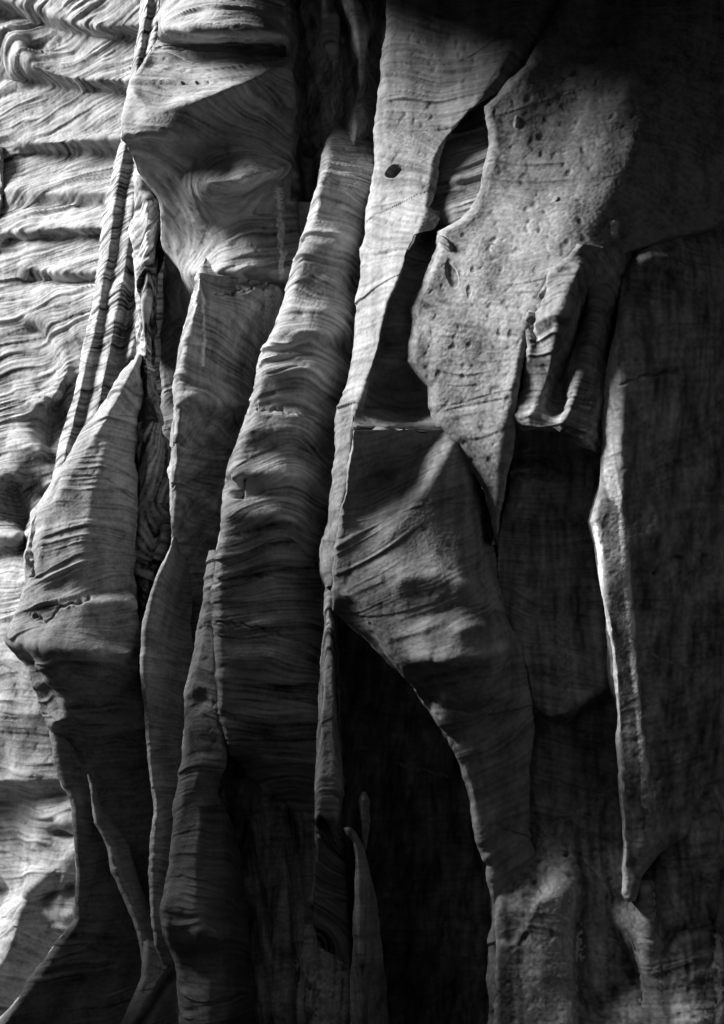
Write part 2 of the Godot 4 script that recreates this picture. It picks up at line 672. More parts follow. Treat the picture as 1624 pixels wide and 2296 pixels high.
func build_setting():
	var floor_node := MeshInstance3D.new()
	floor_node.name = "canyon_floor"
	var pm := PlaneMesh.new()
	pm.size = Vector2(400, 400)
	floor_node.mesh = pm
	var fm := StandardMaterial3D.new()
	fm.albedo_color = Color(0.2, 0.2, 0.2)
	fm.roughness = 0.9
	floor_node.material_override = fm
	floor_node.set_meta("kind", "structure")
	add_child(floor_node)
	# the canyon goes on outside the frame: the bank behind the camera and the wall overhead on the right
	var bank := BoxMesh.new()
	bank.size = Vector3(60, 45, 6)
	cliff_block("canyon_wall_behind", bank, Vector3(26, 22.5, 8), Vector3.ZERO)
	var left := BoxMesh.new()
	left.size = Vector3(12, BANK, 28.5)
	cliff_block("canyon_wall_left", left, Vector3(-20, BANK / 2.0, -6.25), Vector3.ZERO)
	var low := BoxMesh.new()
	low.size = Vector3(12, 13.6, 6.4)
	cliff_block("canyon_bank_left", low, Vector3(-20.1, 6.8, -23.75), Vector3.ZERO)
	var side := BoxMesh.new()
	side.size = Vector3(8, 60, 44)
	cliff_block("canyon_wall_right", side, Vector3(15, 30, -12), Vector3.ZERO)
	var roof := BoxMesh.new()
	roof.size = Vector3(29, 7, 15)
	var e := deg_to_rad(43.0)
	cliff_block("canyon_wall_upper", roof, EYE + Vector3(11.2, sin(e) * 20.5 + cos(e) * 3.5, -cos(e) * 20.5 + sin(e) * 3.5), Vector3(43.0, 0, 0))

func cliff_block(called: String, mesh: Mesh, where: Vector3, turn: Vector3):
	var o := MeshInstance3D.new()
	o.name = called
	o.mesh = mesh
	var m := StandardMaterial3D.new()
	m.albedo_color = Color(0.25, 0.25, 0.25)
	m.roughness = 0.9
	o.material_override = m
	o.position = where
	o.rotation_degrees = turn
	o.set_meta("kind", "structure")
	add_child(o)

func build_far_walls():
	body("far_cliff", "pale sunlit cliff far down the canyon with layered ledges", "cliff", 42.0,
		[-200, -60, -200, 2450], [420, -60, 420, 2450],
		[[-200, -60, -60, 60, -60, -40, 420, -60, -60],
		[-200, 0, -50, 0, 0, -40, 75, 15, -30, 150, 50, -36, 250, 62, -44, 420, 50, -50],
		[-200, 30, 10, 20, 30, 14, 90, 50, 20, 160, 72, 8, 250, 84, 0, 420, 72, -10],
		[60, 110, 14, 130, 120, 14, 260, 130, 0, 420, 130, -10],
		[-100, 60, -10, 20, 75, -14, 50, 105, -24, 75, 148, -28],
		[75, 150, -28, 125, 170, -14, 200, 180, -20, 420, 184, -26],
		[-200, 190, 40, 70, 175, 34, 125, 195, 34, 200, 206, 26, 420, 208, 20],
		[-200, 300, 40, 60, 300, 30, 130, 300, 24, 260, 300, 14, 420, 300, 10],
		[60, 322, 20, 130, 318, 4, 200, 305, -6, 420, 302, -10],
		[60, 340, 52, 140, 350, 54, 200, 352, 46, 420, 355, 40],
		[-200, 400, 26, 50, 382, 34, 150, 372, 38, 420, 375, 30], [20, 425, 4, 100, 432, -2, 420, 424, -10],
		[-200, 470, 30, 60, 470, 16, 150, 462, 16, 420, 468, 8],
		[-200, 520, 0, 60, 520, -16, 150, 510, -20, 420, 515, -24], [20, 538, 26, 60, 535, 18, 150, 528, 14, 420, 530, 10],
		[60, 600, -26, 150, 610, -30, 420, 600, -34], [60, 628, 10, 150, 634, 6, 420, 626, 0], [60, 660, -10, 130, 655, -30, 420, 660, -20],
		[62, 712, -40, 100, 716, -42, 130, 735, -42, 142, 780, -44, 145, 850, -46, 130, 890, -48],
		[76, 735, -8, 108, 752, -10, 124, 800, -12, 120, 850, -14, 90, 870, -20], [62, 900, -50, 100, 905, -52],
		[150, 700, -40, 200, 760, -46], [150, 860, 10, 120, 930, 14, 108, 1000, 10], [160, 900, 0, 135, 980, 0],
		[-200, 1000, -60, 60, 1000, -66, 100, 1010, -60], [0, 1060, -90, 40, 1070, -86], [30, 1090, 10, 50, 1150, 10, 60, 1220, 0],
		[-200, 1200, -100, 10, 1200, -100, 120, 1200, -110], [-200, 1260, -40, 60, 1250, -60], [-200, 1330, -110, 60, 1330, -120],
		[-200, 1600, -180, 420, 1600, -200], [-200, 2450, -300, 420, 2450, -320]],
		{"scale": 1.7, "lam": 1.6, "swell": 0.35, "band": 0.6, "fold": 0.08, "streak": 0.15, "mottle": 0.4, "seed": 1, "back": 6.0, "tilt": -0.8, "dipvar": 0.12,
		"marks": [[[128, 75, 122, 165], 7, 0.2, 0.6], [[262, 75, 268, 190], 8, 0.2, 0.5], [[270, 200, 276, 330], 7, 0.24, 0.6], [[110, 70, 80, 150], 9, 0.24, 1.0], [[50, 200, 36, 310], 9, 0.26, 1.0]]})
	thing("far_buttress", "glaring white rounded rib at the left edge of the far cliff", "rock rib", [
		[330, -120, 41.25, -90, 40.15, -40, 39.88, 8, 39.71, 16, 40.7],
		[420, -120, 41.25, -90, 40.15, -40, 39.71, 8, 39.38, 22, 40.7],
		[480, -120, 41.25, -90, 40.15, -40, 39.71, 0, 39.38, 12, 40.7],
		[560, -120, 41.25, -90, 40.15, -30, 39.71, 22, 39.27, 40, 40.7],
		[660, -120, 41.25, -90, 40.15, -30, 39.6, 28, 39.16, 48, 40.7],
		[760, -120, 41.25, -90, 40.15, -25, 39.6, 36, 39.05, 58, 40.7],
		[900, -120, 41.25, -90, 40.15, -20, 39.6, 44, 38.94, 66, 40.43],
		[1010, -120, 41.25, -90, 40.15, -15, 39.6, 60, 38.83, 92, 40.43],
		[1080, -120, 41.25, -90, 40.15, -30, 39.6, 24, 39.05, 40, 40.43],
		[1200, -120, 41.25, -90, 40.15, -40, 39.6, 12, 39.05, 28, 40.43],
		[1500, -120, 41.25, -90, 40.15, -40, 39.49, 8, 39.05, 20, 40.43],
		[2500, -120, 40.7, -90, 39.6, -40, 39.27, 0, 38.83, 15, 40.15]],
		{"scale": 1.8, "lam": 1.2, "swell": 1.1, "band": 0.4, "mottle": 0.4, "streak": 0.2, "seed": 2, "back": 1.5})
	body("lower_far_buttress", "smooth pale slope below the far cliff, scooped into a dark hollow at its left", "rock slope", 30.0,
		[-150, 1400, -150, 2450], [250, 1400, 250, 2450],
		[[-150, 1400, 60, 60, 1400, 60, 250, 1400, 100], [-150, 1480, 30, 60, 1480, 20, 250, 1480, 60], [-150, 1600, 0, 60, 1600, -10, 160, 1600, 10, 250, 1600, 40],
		[-150, 1760, -30, 60, 1750, -30, 160, 1750, -10, 250, 1750, 20], [-60, 1790, 20, 0, 1790, 20, 60, 1786, 0, 170, 1780, 10],
		[100, 1815, -5, 128, 1820, -15], [128, 1838, -34, 150, 1850, -40, 175, 1855, -34], [128, 1862, 14, 172, 1872, 14],
		[-60, 1860, 40, 30, 1880, 30, 46, 1950, 10, 52, 2005, -5], [-60, 2000, 110, 15, 2000, 80], [-60, 2060, 60, 20, 2060, 40],
		[70, 1900, -12, 120, 1890, -4, 168, 1900, -12], [170, 1905, -24, 110, 1962, -40, 60, 2003, -46],
		[70, 2022, -26, 115, 2005, -10, 160, 1985, 5], [50, 2030, -52, 12, 2150, -64, -60, 2260, -74], [80, 2110, -34, 118, 2070, -18],
		[168, 1925, -25, 138, 1990, -38, 130, 2050, -34, 165, 2050, -50], [-120, 2450, -60, 60, 2250, -14, 120, 2180, -5, 250, 2450, 0]],
		{"scale": 1.5, "lam": 0.9, "swell": 0.6, "band": 0.3, "mottle": 0.35, "seed": 3, "tilt": -0.5})

func build_left_ribs():
	body("banded_slab", "tall thin slab with slanting dark bands against the pale far cliff", "rock slab", 28.0,
		[322, -60, 318, 0, 300, 115, 285, 210, 272, 265, 272, 320, 245, 415, 232, 485, 223, 585, 207, 685, 195, 750, 177, 840, 155, 915, 132, 1010, 120, 1080, 118, 1140],
		[400, -60, 400, 1140],
		[[322, -60, 30, 300, 115, 30, 272, 300, 30, 223, 585, 30, 195, 750, 28, 120, 1080, 25],
		[340, -60, 0, 332, 0, 0, 314, 115, 0, 286, 270, 0, 262, 415, 0, 240, 585, 0, 212, 750, 0, 170, 915, 0, 135, 1080, 0, 130, 1140, 0],
		[350, -60, 25, 342, 20, 14, 330, 120, 14, 300, 330, 13, 268, 520, 12, 235, 700, 12, 195, 880, 20, 150, 1060, 15],
		[356, -60, -5, 352, 40, -5, 340, 120, -10, 318, 330, -12, 295, 520, -18, 265, 700, -18, 225, 880, -18, 170, 1060, -12],
		[355, 200, 10, 345, 330, 15, 318, 520, 12, 290, 700, 10, 250, 870, 8],
		[370, 200, -15, 360, 330, -20, 340, 520, -28, 312, 700, -28, 290, 800, -22],
		[400, -60, 20, 400, 500, 0, 400, 1140, 0]],
		{"scale": 1.2, "lam": 0.7, "swell": 0.4, "band": 0.9, "streak": 0.2, "mottle": 0.3, "dip": -0.5, "rest": "rib", "parts": [["rib", [200, -100, 350, -70, 342, 20, 330, 120, 300, 330, 268, 520, 235, 700, 195, 880, 130, 1160, 60, 1160]], ["rib", [350, -70, 360, 60, 352, 230, 345, 330, 318, 520, 290, 700, 250, 870, 150, 1160, 130, 1160, 195, 880, 235, 700, 268, 520, 300, 330, 330, 120, 342, 20]]], "dipvar": 0.2, "seed": 4, "fine": 0.7})
	body("ragged_column", "narrow ragged column with zigzag light and dark laminae", "rock column", 24.0,
		[340, 330, 310, 380, 305, 525, 305, 585, 310, 700, 312, 785, 317, 885, 300, 1010, 292, 1170, 296, 1300, 297, 1419, 302, 1500, 310, 1520],
		[350, 330, 345, 420, 358, 450, 366, 525, 360, 585, 352, 700, 345, 785, 345, 910, 360, 980, 385, 1010, 386, 1170, 380, 1219, 345, 1294, 322, 1394, 316, 1494, 314, 1520],
		[[340, 330, 25, 310, 380, 25, 305, 585, 25, 312, 785, 25, 300, 1010, 25, 292, 1170, 25, 297, 1419, 25],
		[318, 400, 0, 313, 585, 0, 320, 785, 0, 308, 1010, 0, 301, 1170, 0, 304, 1419, 0],
		[330, 450, -15, 335, 560, -20, 328, 700, -15, 330, 850, -10, 335, 1000, -20, 330, 1170, -8, 318, 1280, -5],
		[355, 450, 10, 360, 585, 15, 345, 785, 15, 345, 910, 15, 384, 1020, 10, 386, 1170, 5],
		[345, 1080, 0, 352, 1180, 0, 335, 1260, 5],
		[378, 1180, -25, 370, 1225, -30, 338, 1300, -25, 314, 1400, -15, 309, 1490, -10],
		[386, 1200, 15, 350, 1300, 15, 324, 1400, 15]],
		{"scale": 1.0, "lam": 3.0, "swell": 1.2, "band": 1.0, "mottle": 0.6, "dip": 0.5, "dipvar": 0.7, "rest": "shaft", "parts": [["curl", [345, 1100, 420, 1100, 420, 1560, 306, 1560, 308, 1400, 330, 1290, 345, 1220]]], "fold": 2.0, "seed": 5, "fine": 0.8})
	body("leaning_buttress", "leaning wedge of layered rock with a bright sloping crest and broken ledge", "rock buttress", 23.5,
		[306, 795, 250, 880, 200, 955, 120, 1080, 75, 1150, 60, 1250, 54, 1290, 40, 1360, 20, 1410, 18, 1440, 40, 1460, 72, 1490, 78, 1530, 106, 1620, 128, 1720, 145, 1761, 167, 1806, 172, 1900],
		[316, 795, 314, 900, 306, 1010, 304, 1170, 306, 1300, 308, 1420, 312, 1500, 322, 1600, 342, 1700, 348, 1900],
		[[306, 795, 40, 200, 955, 42, 120, 1080, 42, 75, 1150, 35, 54, 1290, 20, 20, 1410, 0, 18, 1440, 0, 72, 1490, 20, 106, 1620, 45, 167, 1806, 130, 172, 1900, 170],
		[314, 800, 10, 262, 890, 8, 215, 968, 4, 142, 1092, 0, 102, 1160, -5, 87, 1225, -15, 77, 1290, -25, 62, 1360, -40, 42, 1420, -50, 60, 1450, -60],
		[316, 800, 40, 306, 1010, 36, 304, 1170, 16, 306, 1300, -8, 308, 1420, -50, 312, 1490, -50],
		[240, 1000, -2, 200, 1150, -22, 190, 1280, -42],
		[110, 1325, -42, 160, 1315, -48, 210, 1332, -48, 290, 1330, -50],
		[75, 1350, -62, 160, 1348, -78, 230, 1352, -75, 300, 1352, -72],
		[50, 1440, -75, 120, 1455, -112, 200, 1468, -122, 300, 1462, -108],
		[85, 1500, -70, 150, 1500, -85, 220, 1525, -100, 308, 1500, -85],
		[90, 1530, -30, 150, 1540, -50, 220, 1560, -65, 310, 1540, -50],
		[118, 1620, -5, 180, 1610, -10, 250, 1605, -15, 318, 1600, -10],
		[138, 1720, 50, 230, 1720, 60, 340, 1720, 80],
		[178, 1806, 110, 250, 1806, 120, 345, 1806, 130], [178, 1895, 170, 345, 1895, 180]],
		{"scale": 1.1, "rest": "wedge", "parts": [["ledge", [-20, 1330, 110, 1322, 210, 1328, 330, 1328, 330, 1505, 220, 1525, 130, 1505, -20, 1505]], ["foot", [-20, 1505, 130, 1505, 220, 1525, 330, 1505, 400, 1950, 0, 1950]]], "lam": 1.5, "swell": 0.7, "band": 0.3, "mottle": 0.35, "seed": 6, "rag": 5.0,
		"cuts": [[[80, 1115, 66, 1200, 62, 1290], 9, 0.5], [[70, 1382, 100, 1395, 130, 1360, 200, 1345], 5, 0.12]]})
	body("dark_skirt", "dark smooth skirt of rock sweeping down with a pale rim at lower left", "rock slope", 24.0,
		[112, 1640, 128, 1700, 145, 1761, 166, 1806, 167, 1901, 170, 1961, 167, 2051, 170, 2061, 115, 2131, 80, 2186, 0, 2286, -160, 2450],
		[350, 1640, 350, 2450],
		[[112, 1640, 12, 128, 1700, 8, 166, 1806, 6, 167, 1901, 6, 167, 2051, 10, 115, 2131, 22, 80, 2186, 22, 0, 2286, 22, -160, 2450, 22],
		[138, 1705, 8, 174, 1806, 5, 175, 1901, 5, 177, 2062, 0, 124, 2140, -2, 89, 2194, -2, 9, 2294, -2, -150, 2455, -2],
		[250, 1750, 30, 255, 1900, 35, 270, 2050, 40, 210, 2180, 35, 130, 2300, 30, 60, 2450, 30],
		[345, 1700, 50, 345, 2000, 55, 345, 2200, 60, 345, 2450, 55]],
		{"scale": 1.0, "lam": 0.8, "swell": 0.6, "band": 0.25, "mottle": 0.35, "seed": 31})
	body("curved_blade", "thin curved blade of rock with a pale edge in the shaded lower left", "rock rib", 23.3,
		[198, 1740, 204, 1790, 212, 1846, 238, 1896, 250, 1951, 274, 2006, 299, 2061, 316, 2126, 321, 2160],
		[202, 1740, 222, 1790, 258, 1846, 290, 1896, 305, 1951, 325, 2006, 345, 2061, 350, 2126, 352, 2160],
		[[198, 1740, 16, 210, 1846, 14, 238, 1896, 14, 250, 1951, 14, 274, 2006, 14, 299, 2061, 14, 316, 2126, 10, 321, 2160, 8],
		[204, 1760, 10, 217, 1846, 2, 245, 1896, 0, 259, 1951, -4, 284, 2006, -5, 306, 2061, -2, 320, 2126, 0, 324, 2160, 0],
		[222, 1790, 44, 258, 1846, 50, 300, 1951, 30, 345, 2061, 22, 352, 2160, 12]],
		{"lam": 0.5, "swell": 0.2, "band": 0.25, "seed": 7, "rag": 2.5})
	body("slotted_slab", "smooth grey foot of rock cut by a narrow diagonal slot at the bottom left", "rock slab", 22.6,
		[322, 2115, 318, 2190, 270, 2296, 200, 2450],
		[350, 2115, 390, 2155, 398, 2190, 410, 2450],
		[[322, 2115, 8, 318, 2190, 8, 270, 2296, 8, 200, 2450, 8],
		[330, 2130, 0, 326, 2190, -2, 280, 2296, -4, 215, 2450, -5],
		[388, 2160, -8, 340, 2235, -10, 300, 2300, -12, 250, 2400, -14],
		[394, 2170, 14, 350, 2240, 14, 310, 2310, 14, 270, 2400, 14],
		[398, 2185, -10, 362, 2245, -10, 322, 2310, -10, 290, 2400, -10],
		[405, 2250, 10, 408, 2400, 10]],
		{"lam": 0.5, "swell": 0.3, "band": 0.2, "seed": 32, "rag": 1.5})

func build_middle_ribs():
	body("crevice_depths", "black depths of the crevices behind the ribs", "rock wall", 31.0,
		[340, -60, 340, 2450], [900, -60, 900, 2450],
		[[340, -60, 0, 340, 2450, 0], [600, -60, 60, 600, 2450, 60], [900, -60, 120, 900, 2450, 120]],
		{"lam": 0.6, "swell": 1.0, "band": 0.2, "seed": 33, "step": 4.0})
	body("inner_column", "dim bedded column deep in the gap with a thin lit edge", "rock column", 21.6,
		[388, 1200, 384, 1219, 348, 1294, 325, 1394, 318, 1490, 322, 1600, 332, 1720, 345, 1811, 340, 1896, 338, 2011, 346, 2120, 372, 2160],
		[394, 1200, 420, 1260, 430, 1330, 430, 2160],
		[[388, 1200, 12, 348, 1294, 12, 325, 1394, 12, 318, 1490, 7, 322, 1600, 6, 332, 1720, 6, 345, 1811, 8, 340, 1896, 8, 338, 2011, 6, 372, 2160, 6],
		[392, 1219, 8, 354, 1294, 8, 331, 1394, 8, 324, 1490, 4, 330, 1600, 2, 340, 1720, 0, 352, 1811, 0, 347, 1896, 0, 346, 2011, 0, 355, 2120, 0],
		[360, 1350, 30, 360, 1500, 34, 385, 1800, 34, 380, 2000, 30, 390, 2150, 30], [394, 1200, 60, 425, 1290, 110, 425, 1440, 110, 425, 1800, 90, 430, 2160, 80]],
		{"lam": 0.9, "swell": 0.5, "band": 0.3, "seed": 34})
	body("overhanging_nose", "massive layered nose of rock overhanging a dark undercut at the top", "rock overhang", 19.5,
		[356, -60, 354, 60, 350, 92, 318, 145, 292, 195, 284, 215, 272, 270, 271, 310, 295, 345, 310, 380, 340, 420, 355, 450, 365, 525, 366, 620, 362, 800, 360, 1000, 365, 1300],
		[640, -60, 645, 60, 655, 140, 658, 300, 662, 380, 668, 440, 680, 520, 690, 620, 690, 1300],
		[[356, -60, 90, 354, 60, 60, 350, 92, 150, 318, 145, 90, 284, 215, 10, 271, 290, -26, 275, 318, 0, 310, 380, 120, 340, 420, 170, 360, 480, 230, 368, 620, 480, 362, 900, 720, 365, 1300, 760],
		[370, -60, 40, 480, -60, 0, 640, -60, 20],
		[372, 62, -20, 430, 68, -60, 520, 72, -80, 600, 80, -60, 648, 88, -20],
		[356, 92, 140, 440, 94, 132, 560, 98, 130, 655, 106, 100],
		[330, 150, 105, 460, 145, 112, 560, 130, 115, 650, 118, 100],
		[296, 200, 0, 330, 238, -20, 380, 243, -32, 450, 222, -40, 550, 180, -15, 648, 136, 40],
		[276, 296, -32, 300, 303, -40, 370, 300, -42, 430, 312, -25, 460, 290, -20, 550, 260, 5, 652, 240, 60],
		[300, 345, 90, 345, 380, 105, 400, 405, 95, 432, 370, 40],
		[440, 345, 0, 520, 335, -20, 600, 325, 0, 655, 300, 50],
		[468, 412, -25, 540, 404, -55, 610, 388, -36, 655, 370, 14],
		[470, 432, 40, 540, 444, 60, 610, 415, 60, 662, 392, 70],
		[400, 480, 200, 440, 500, 180, 500, 500, 140, 600, 470, 126, 672, 450, 116],
		[390, 610, 440, 440, 610, 200, 500, 610, 150, 690, 610, 136], [380, 900, 700, 500, 900, 660, 690, 900, 600], [370, 1290, 740, 690, 1290, 700]],
		{"lam": 0.85, "swell": 0.4, "band": 0.4, "fold": 0.15, "dipvar": 0.2, "rest": "face", "parts": [["top_block", [300, -100, 720, -100, 720, 100, 560, 90, 440, 86, 300, 82]], ["brow", [200, 82, 440, 86, 560, 90, 720, 100, 720, 128, 648, 136, 550, 180, 450, 222, 380, 243, 330, 238, 200, 215]], ["lip", [432, 345, 520, 335, 600, 325, 720, 300, 720, 390, 612, 402, 540, 424, 468, 424]], ["undercut", [290, 345, 345, 380, 400, 405, 468, 424, 540, 424, 612, 402, 720, 390, 720, 1320, 300, 1320]]], "mottle": 0.25, "dip": 0.08, "seed": 8, "rag": 4.0,
		"marks": [[[625, 425, 634, 620], 6, 0.7, 0.4]]})
	body("shaded_panel", "shaded grey panel with pale vertical streaks beneath the overhanging nose", "rock panel", 20.3,
		[462, 560, 448, 595, 437, 625, 426, 685, 405, 785, 392, 860, 390, 910, 386, 985, 384, 1060, 384, 1180, 392, 1290, 410, 1400, 430, 1500],
		[700, 560, 690, 600, 665, 700, 640, 785, 620, 845, 605, 910, 585, 970, 565, 1045, 550, 1110, 540, 1180, 530, 1290, 520, 1500],
		[[441, 560, 125, 437, 620, 55, 426, 685, 45, 405, 785, 45, 392, 860, 45, 390, 910, 40, 386, 985, 45, 384, 1060, 70, 384, 1180, 150, 392, 1290, 220],
		[450, 562, 116, 446, 625, 14, 436, 685, 0, 414, 785, 0, 401, 860, -5, 399, 910, -15, 396, 985, 0, 396, 1060, 45, 398, 1180, 140],
		[455, 563, 116, 560, 563, 112, 700, 563, 120], [540, 660, 26, 620, 650, 36],
		[680, 600, 95, 640, 735, 95, 590, 860, 105, 570, 970, 90, 540, 1110, 140, 530, 1290, 220],
		[520, 690, 24, 500, 790, 22, 490, 860, 8],
		[402, 900, -18, 440, 888, -30, 480, 900, -22, 560, 912, 15],
		[402, 940, -12, 450, 958, 18, 485, 932, 0],
		[405, 1010, 30, 460, 1000, 50, 520, 990, 60],
		[400, 1100, 105, 450, 1100, 115, 395, 1200, 180],
		[396, 1200, 170, 500, 1200, 180], [396, 1290, 230, 530, 1290, 225], [430, 1495, 300, 520, 1495, 300]],
		{"lam": 1.3, "rest": "face", "parts": [["ledge", [360, 880, 440, 878, 620, 905, 620, 985, 460, 1000, 360, 1012]], ["base", [360, 1012, 460, 1000, 620, 985, 620, 1520, 360, 1520]]], "swell": 0.5, "band": 0.4, "mottle": 0.25, "dip": -0.12, "seed": 9, "tilt": 0.38, "streak": 0.4,
		"marks": [[[628, 560, 622, 700, 604, 790], 8, 0.62, 0.5], [[602, 560, 598, 740], 8, 0.55, 0.6], [[443, 605, 456, 680, 453, 820], 3, 0.62, 0.15]],
		"cuts": [[[490, 660, 560, 650, 680, 620], 3, 0.08]]})
	body("lower_flute", "slender pale flute rising from the bottom into the dark gap", "rock rib", 18.7,
		[470, 1240, 460, 1319, 450, 1394, 430, 1479, 417, 1559, 410, 1669, 402, 1754, 398, 1786, 385, 1886, 372, 1986, 360, 2036, 365, 2086, 385, 2136, 395, 2186, 410, 2330, 415, 2450],
		[486, 1240, 486, 1400, 490, 1520, 497, 1619, 504, 1650, 508, 1680, 503, 1720, 490, 1780, 500, 1810, 530, 1860, 545, 1950, 555, 2050, 565, 2150, 575, 2330, 580, 2450],
		[[470, 1240, 40, 460, 1319, 28, 450, 1394, 25, 430, 1479, 25, 417, 1559, 25, 410, 1669, 25, 398, 1786, 25, 385, 1886, 25, 360, 2036, 20, 365, 2086, 30, 385, 2136, 55, 395, 2186, 65, 415, 2450, 55],
		[476, 1250, 25, 467, 1319, 6, 457, 1394, 0, 439, 1479, 0, 427, 1559, 0, 419, 1669, 0, 411, 1754, 0, 396, 1886, 0, 383, 1986, -5, 372, 2036, -12, 378, 2086, 0, 400, 2136, 30, 412, 2186, 40, 430, 2450, 30],
		[485, 1260, 10, 485, 1400, -8, 490, 1520, -18, 500, 1650, -30, 506, 1690, -28, 490, 1775, -5, 535, 1880, 70, 552, 2050, 80, 575, 2450, 80],
		[440, 1740, -25, 445, 1790, -5, 450, 1850, -25, 440, 1950, -32, 440, 2040, -45, 455, 2080, -60],
		[500, 1900, 10, 500, 2050, 0, 500, 2110, -20, 505, 2250, 0, 510, 2450, 0],
		[420, 2085, -30, 455, 2090, -62, 490, 2105, -50],
		[400, 2110, 20, 440, 2125, 15, 470, 2140, 5],
		[470, 2200, -10, 480, 2330, -15, 480, 2450, -15]],
		{"lam": 1.1, "swell": 0.5, "band": 0.3, "mottle": 0.25, "dip": 0.05, "seed": 10, "rest": "shaft", "parts": [["knob", [380, 1530, 480, 1530, 480, 1612, 380, 1612]], ["foot", [330, 2085, 420, 2090, 490, 2110, 640, 2120, 640, 2480, 330, 2480]]],
		"lumps": [[446, 1572, 32, 36, 0.3, -0.12, 0.95]]})
	var ridge := [250, 742, 320, 733, 400, 718, 540, 680, 660, 643, 735, 618, 785, 593, 845, 573, 910, 558, 970, 538, 1045, 516, 1110, 505, 1180, 494, 1244, 484, 1319, 478, 1404, 478, 1519, 484, 1619, 492, 1680, 505]
	var crease := [250, 856, 320, 847, 400, 840, 540, 826, 660, 812, 735, 804, 785, 800, 845, 792, 910, 775, 970, 765, 1045, 760, 1110, 752, 1180, 742, 1244, 735, 1319, 735, 1404, 732, 1519, 728, 1619, 726, 1700, 726, 1850, 730]
	var cl := []
	var cr := []
	var e1 := []
	var e2 := []
	for i in range(0, ridge.size(), 2):
		cl.append_array([ridge[i + 1], ridge[i]])
		e1.append_array([ridge[i + 1], ridge[i], 34 if ridge[i] > 390 else (200 if ridge[i] < 300 else 115)])
		e2.append_array([ridge[i + 1] + 8, ridge[i], 4 if ridge[i] > 390 else (190 if ridge[i] < 300 else 100)])
	cl.append_array([560, 1740, 640, 1795, 700, 1845])
	e1.append_array([560, 1740, 130, 640, 1795, 120, 700, 1845, 110])
	for i in range(0, crease.size(), 2): cr.append_array([crease[i + 1], crease[i]])
	var cross := [e1, e2]
	for r in [[255, 190, 190, 190], [330, 100, 95, 110], [420, 24, 10, 50], [540, -1, -15, 53], [625, 4, -4, 56], [690, -5, -21, 39], [738, -12, -33, 32], [770, 1, -10, 50], [825, -8, -27, 40], [880, 2, -9, 58], [908, 7, 0, 68], [922, -7, -18, 53], [960, -7, -20, 71], [1000, 2, -1, 87], [1055, -8, -22, 71], [1090, 1, -3, 82], [1150, -11, -24, 71], [1240, 2, -4, 77], [1320, 7, 4, 80], [1400, 4, -3, 68], [1470, 4, -10, 50], [1600, 34, 10, 16], [1700, 80, 44, 26], [1790, 130, 100, 60]]:
		var y: float = r[0]
		var xa: float = 0.0
		var xb: float = 0.0
		for i in range(0, ridge.size() - 2, 2):
			if y >= ridge[i] and y <= ridge[i + 2]: xa = lerpf(ridge[i + 1], ridge[i + 3], (y - ridge[i]) / float(ridge[i + 2] - ridge[i]))
		for i in range(0, crease.size() - 2, 2):
			if y >= crease[i] and y <= crease[i + 2]: xb = lerpf(crease[i + 1], crease[i + 3], (y - crease[i]) / float(crease[i + 2] - crease[i]))
		if y > 1680: xa = 540.0 + (y - 1700) * 1.0
		var wv := xb - xa
		cross.append([xa + 12, y, r[1], xa + wv * 0.3, y + wv * 0.02, lerpf(r[1], r[2], 0.75), xa + wv * 0.52, y + wv * 0.03, r[2], xa + wv * 0.75, y + wv * 0.05, lerpf(r[2], r[3], 0.35), xb - 4, y + wv * 0.08, r[3]])
	body("central_buttress", "broad central buttress with level laminae and a round hollow on its edge", "rock buttress", 18.2, cl, cr, cross,
		{"lam": 1.5, "swell": 0.5, "rest": "waist", "parts": [["hollow", [500, 1066, 560, 1060, 588, 1080, 590, 1110, 570, 1132, 500, 1132]], ["head", [600, -100, 950, -100, 900, 760, 700, 752, 560, 738]], ["shoulder", [500, 738, 700, 752, 900, 760, 900, 935, 700, 925, 500, 910]], ["base", [440, 1400, 560, 1405, 640, 1430, 800, 1460, 800, 1900, 440, 1900]]], "band": 0.5, "mottle": 0.25, "dip": 0.0, "seed": 11, "soft": 4,
		"lumps": [[548, 1096, 44, 36, 0.0, -0.2, 0.55], [530, 1098, 16, 28, 0.1, -0.2, 0.5]],
		"cuts": [[[560, 912, 640, 920, 700, 940, 755, 975], 3, 0.06], [[482, 1395, 560, 1405, 640, 1430, 715, 1455], 2.5, 0.05], [[482, 1300, 560, 1290, 640, 1300], 2, 0.03]]})
	body("fissured_shards", "dark fissured shards of rock standing in the crevice beside the nose", "rock wall", 19.4,
		[638, -60, 645, 200, 660, 450], [880, -60, 868, 150, 860, 450],
		[[638, -60, 60, 645, 200, 60, 660, 450, 80], [662, -60, 100, 680, 200, 110, 690, 440, 120], [700, -60, 40, 715, 200, 60, 715, 440, 100],
		[735, -60, 0, 748, 150, 5, 742, 300, 30], [752, 0, 60, 772, 180, 60, 770, 300, 50], [790, -60, -20, 815, 120, -20, 800, 250, -20, 790, 400, 0],
		[835, -60, 20, 840, 150, 30, 830, 330, 30], [880, -60, 40, 868, 150, 50, 860, 450, 60]],
		{"lam": 0.8, "swell": 1.2, "band": 0.3, "mottle": 0.5, "dip": 0.6, "seed": 12, "streak": 0.5,
		"marks": [[[790, 250, 786, 330], 5, 0.4, 0.6], [[770, 170, 775, 240], 3, 0.4, 0.6], [[722, 190, 730, 250], 3, 0.4, 0.6]]})
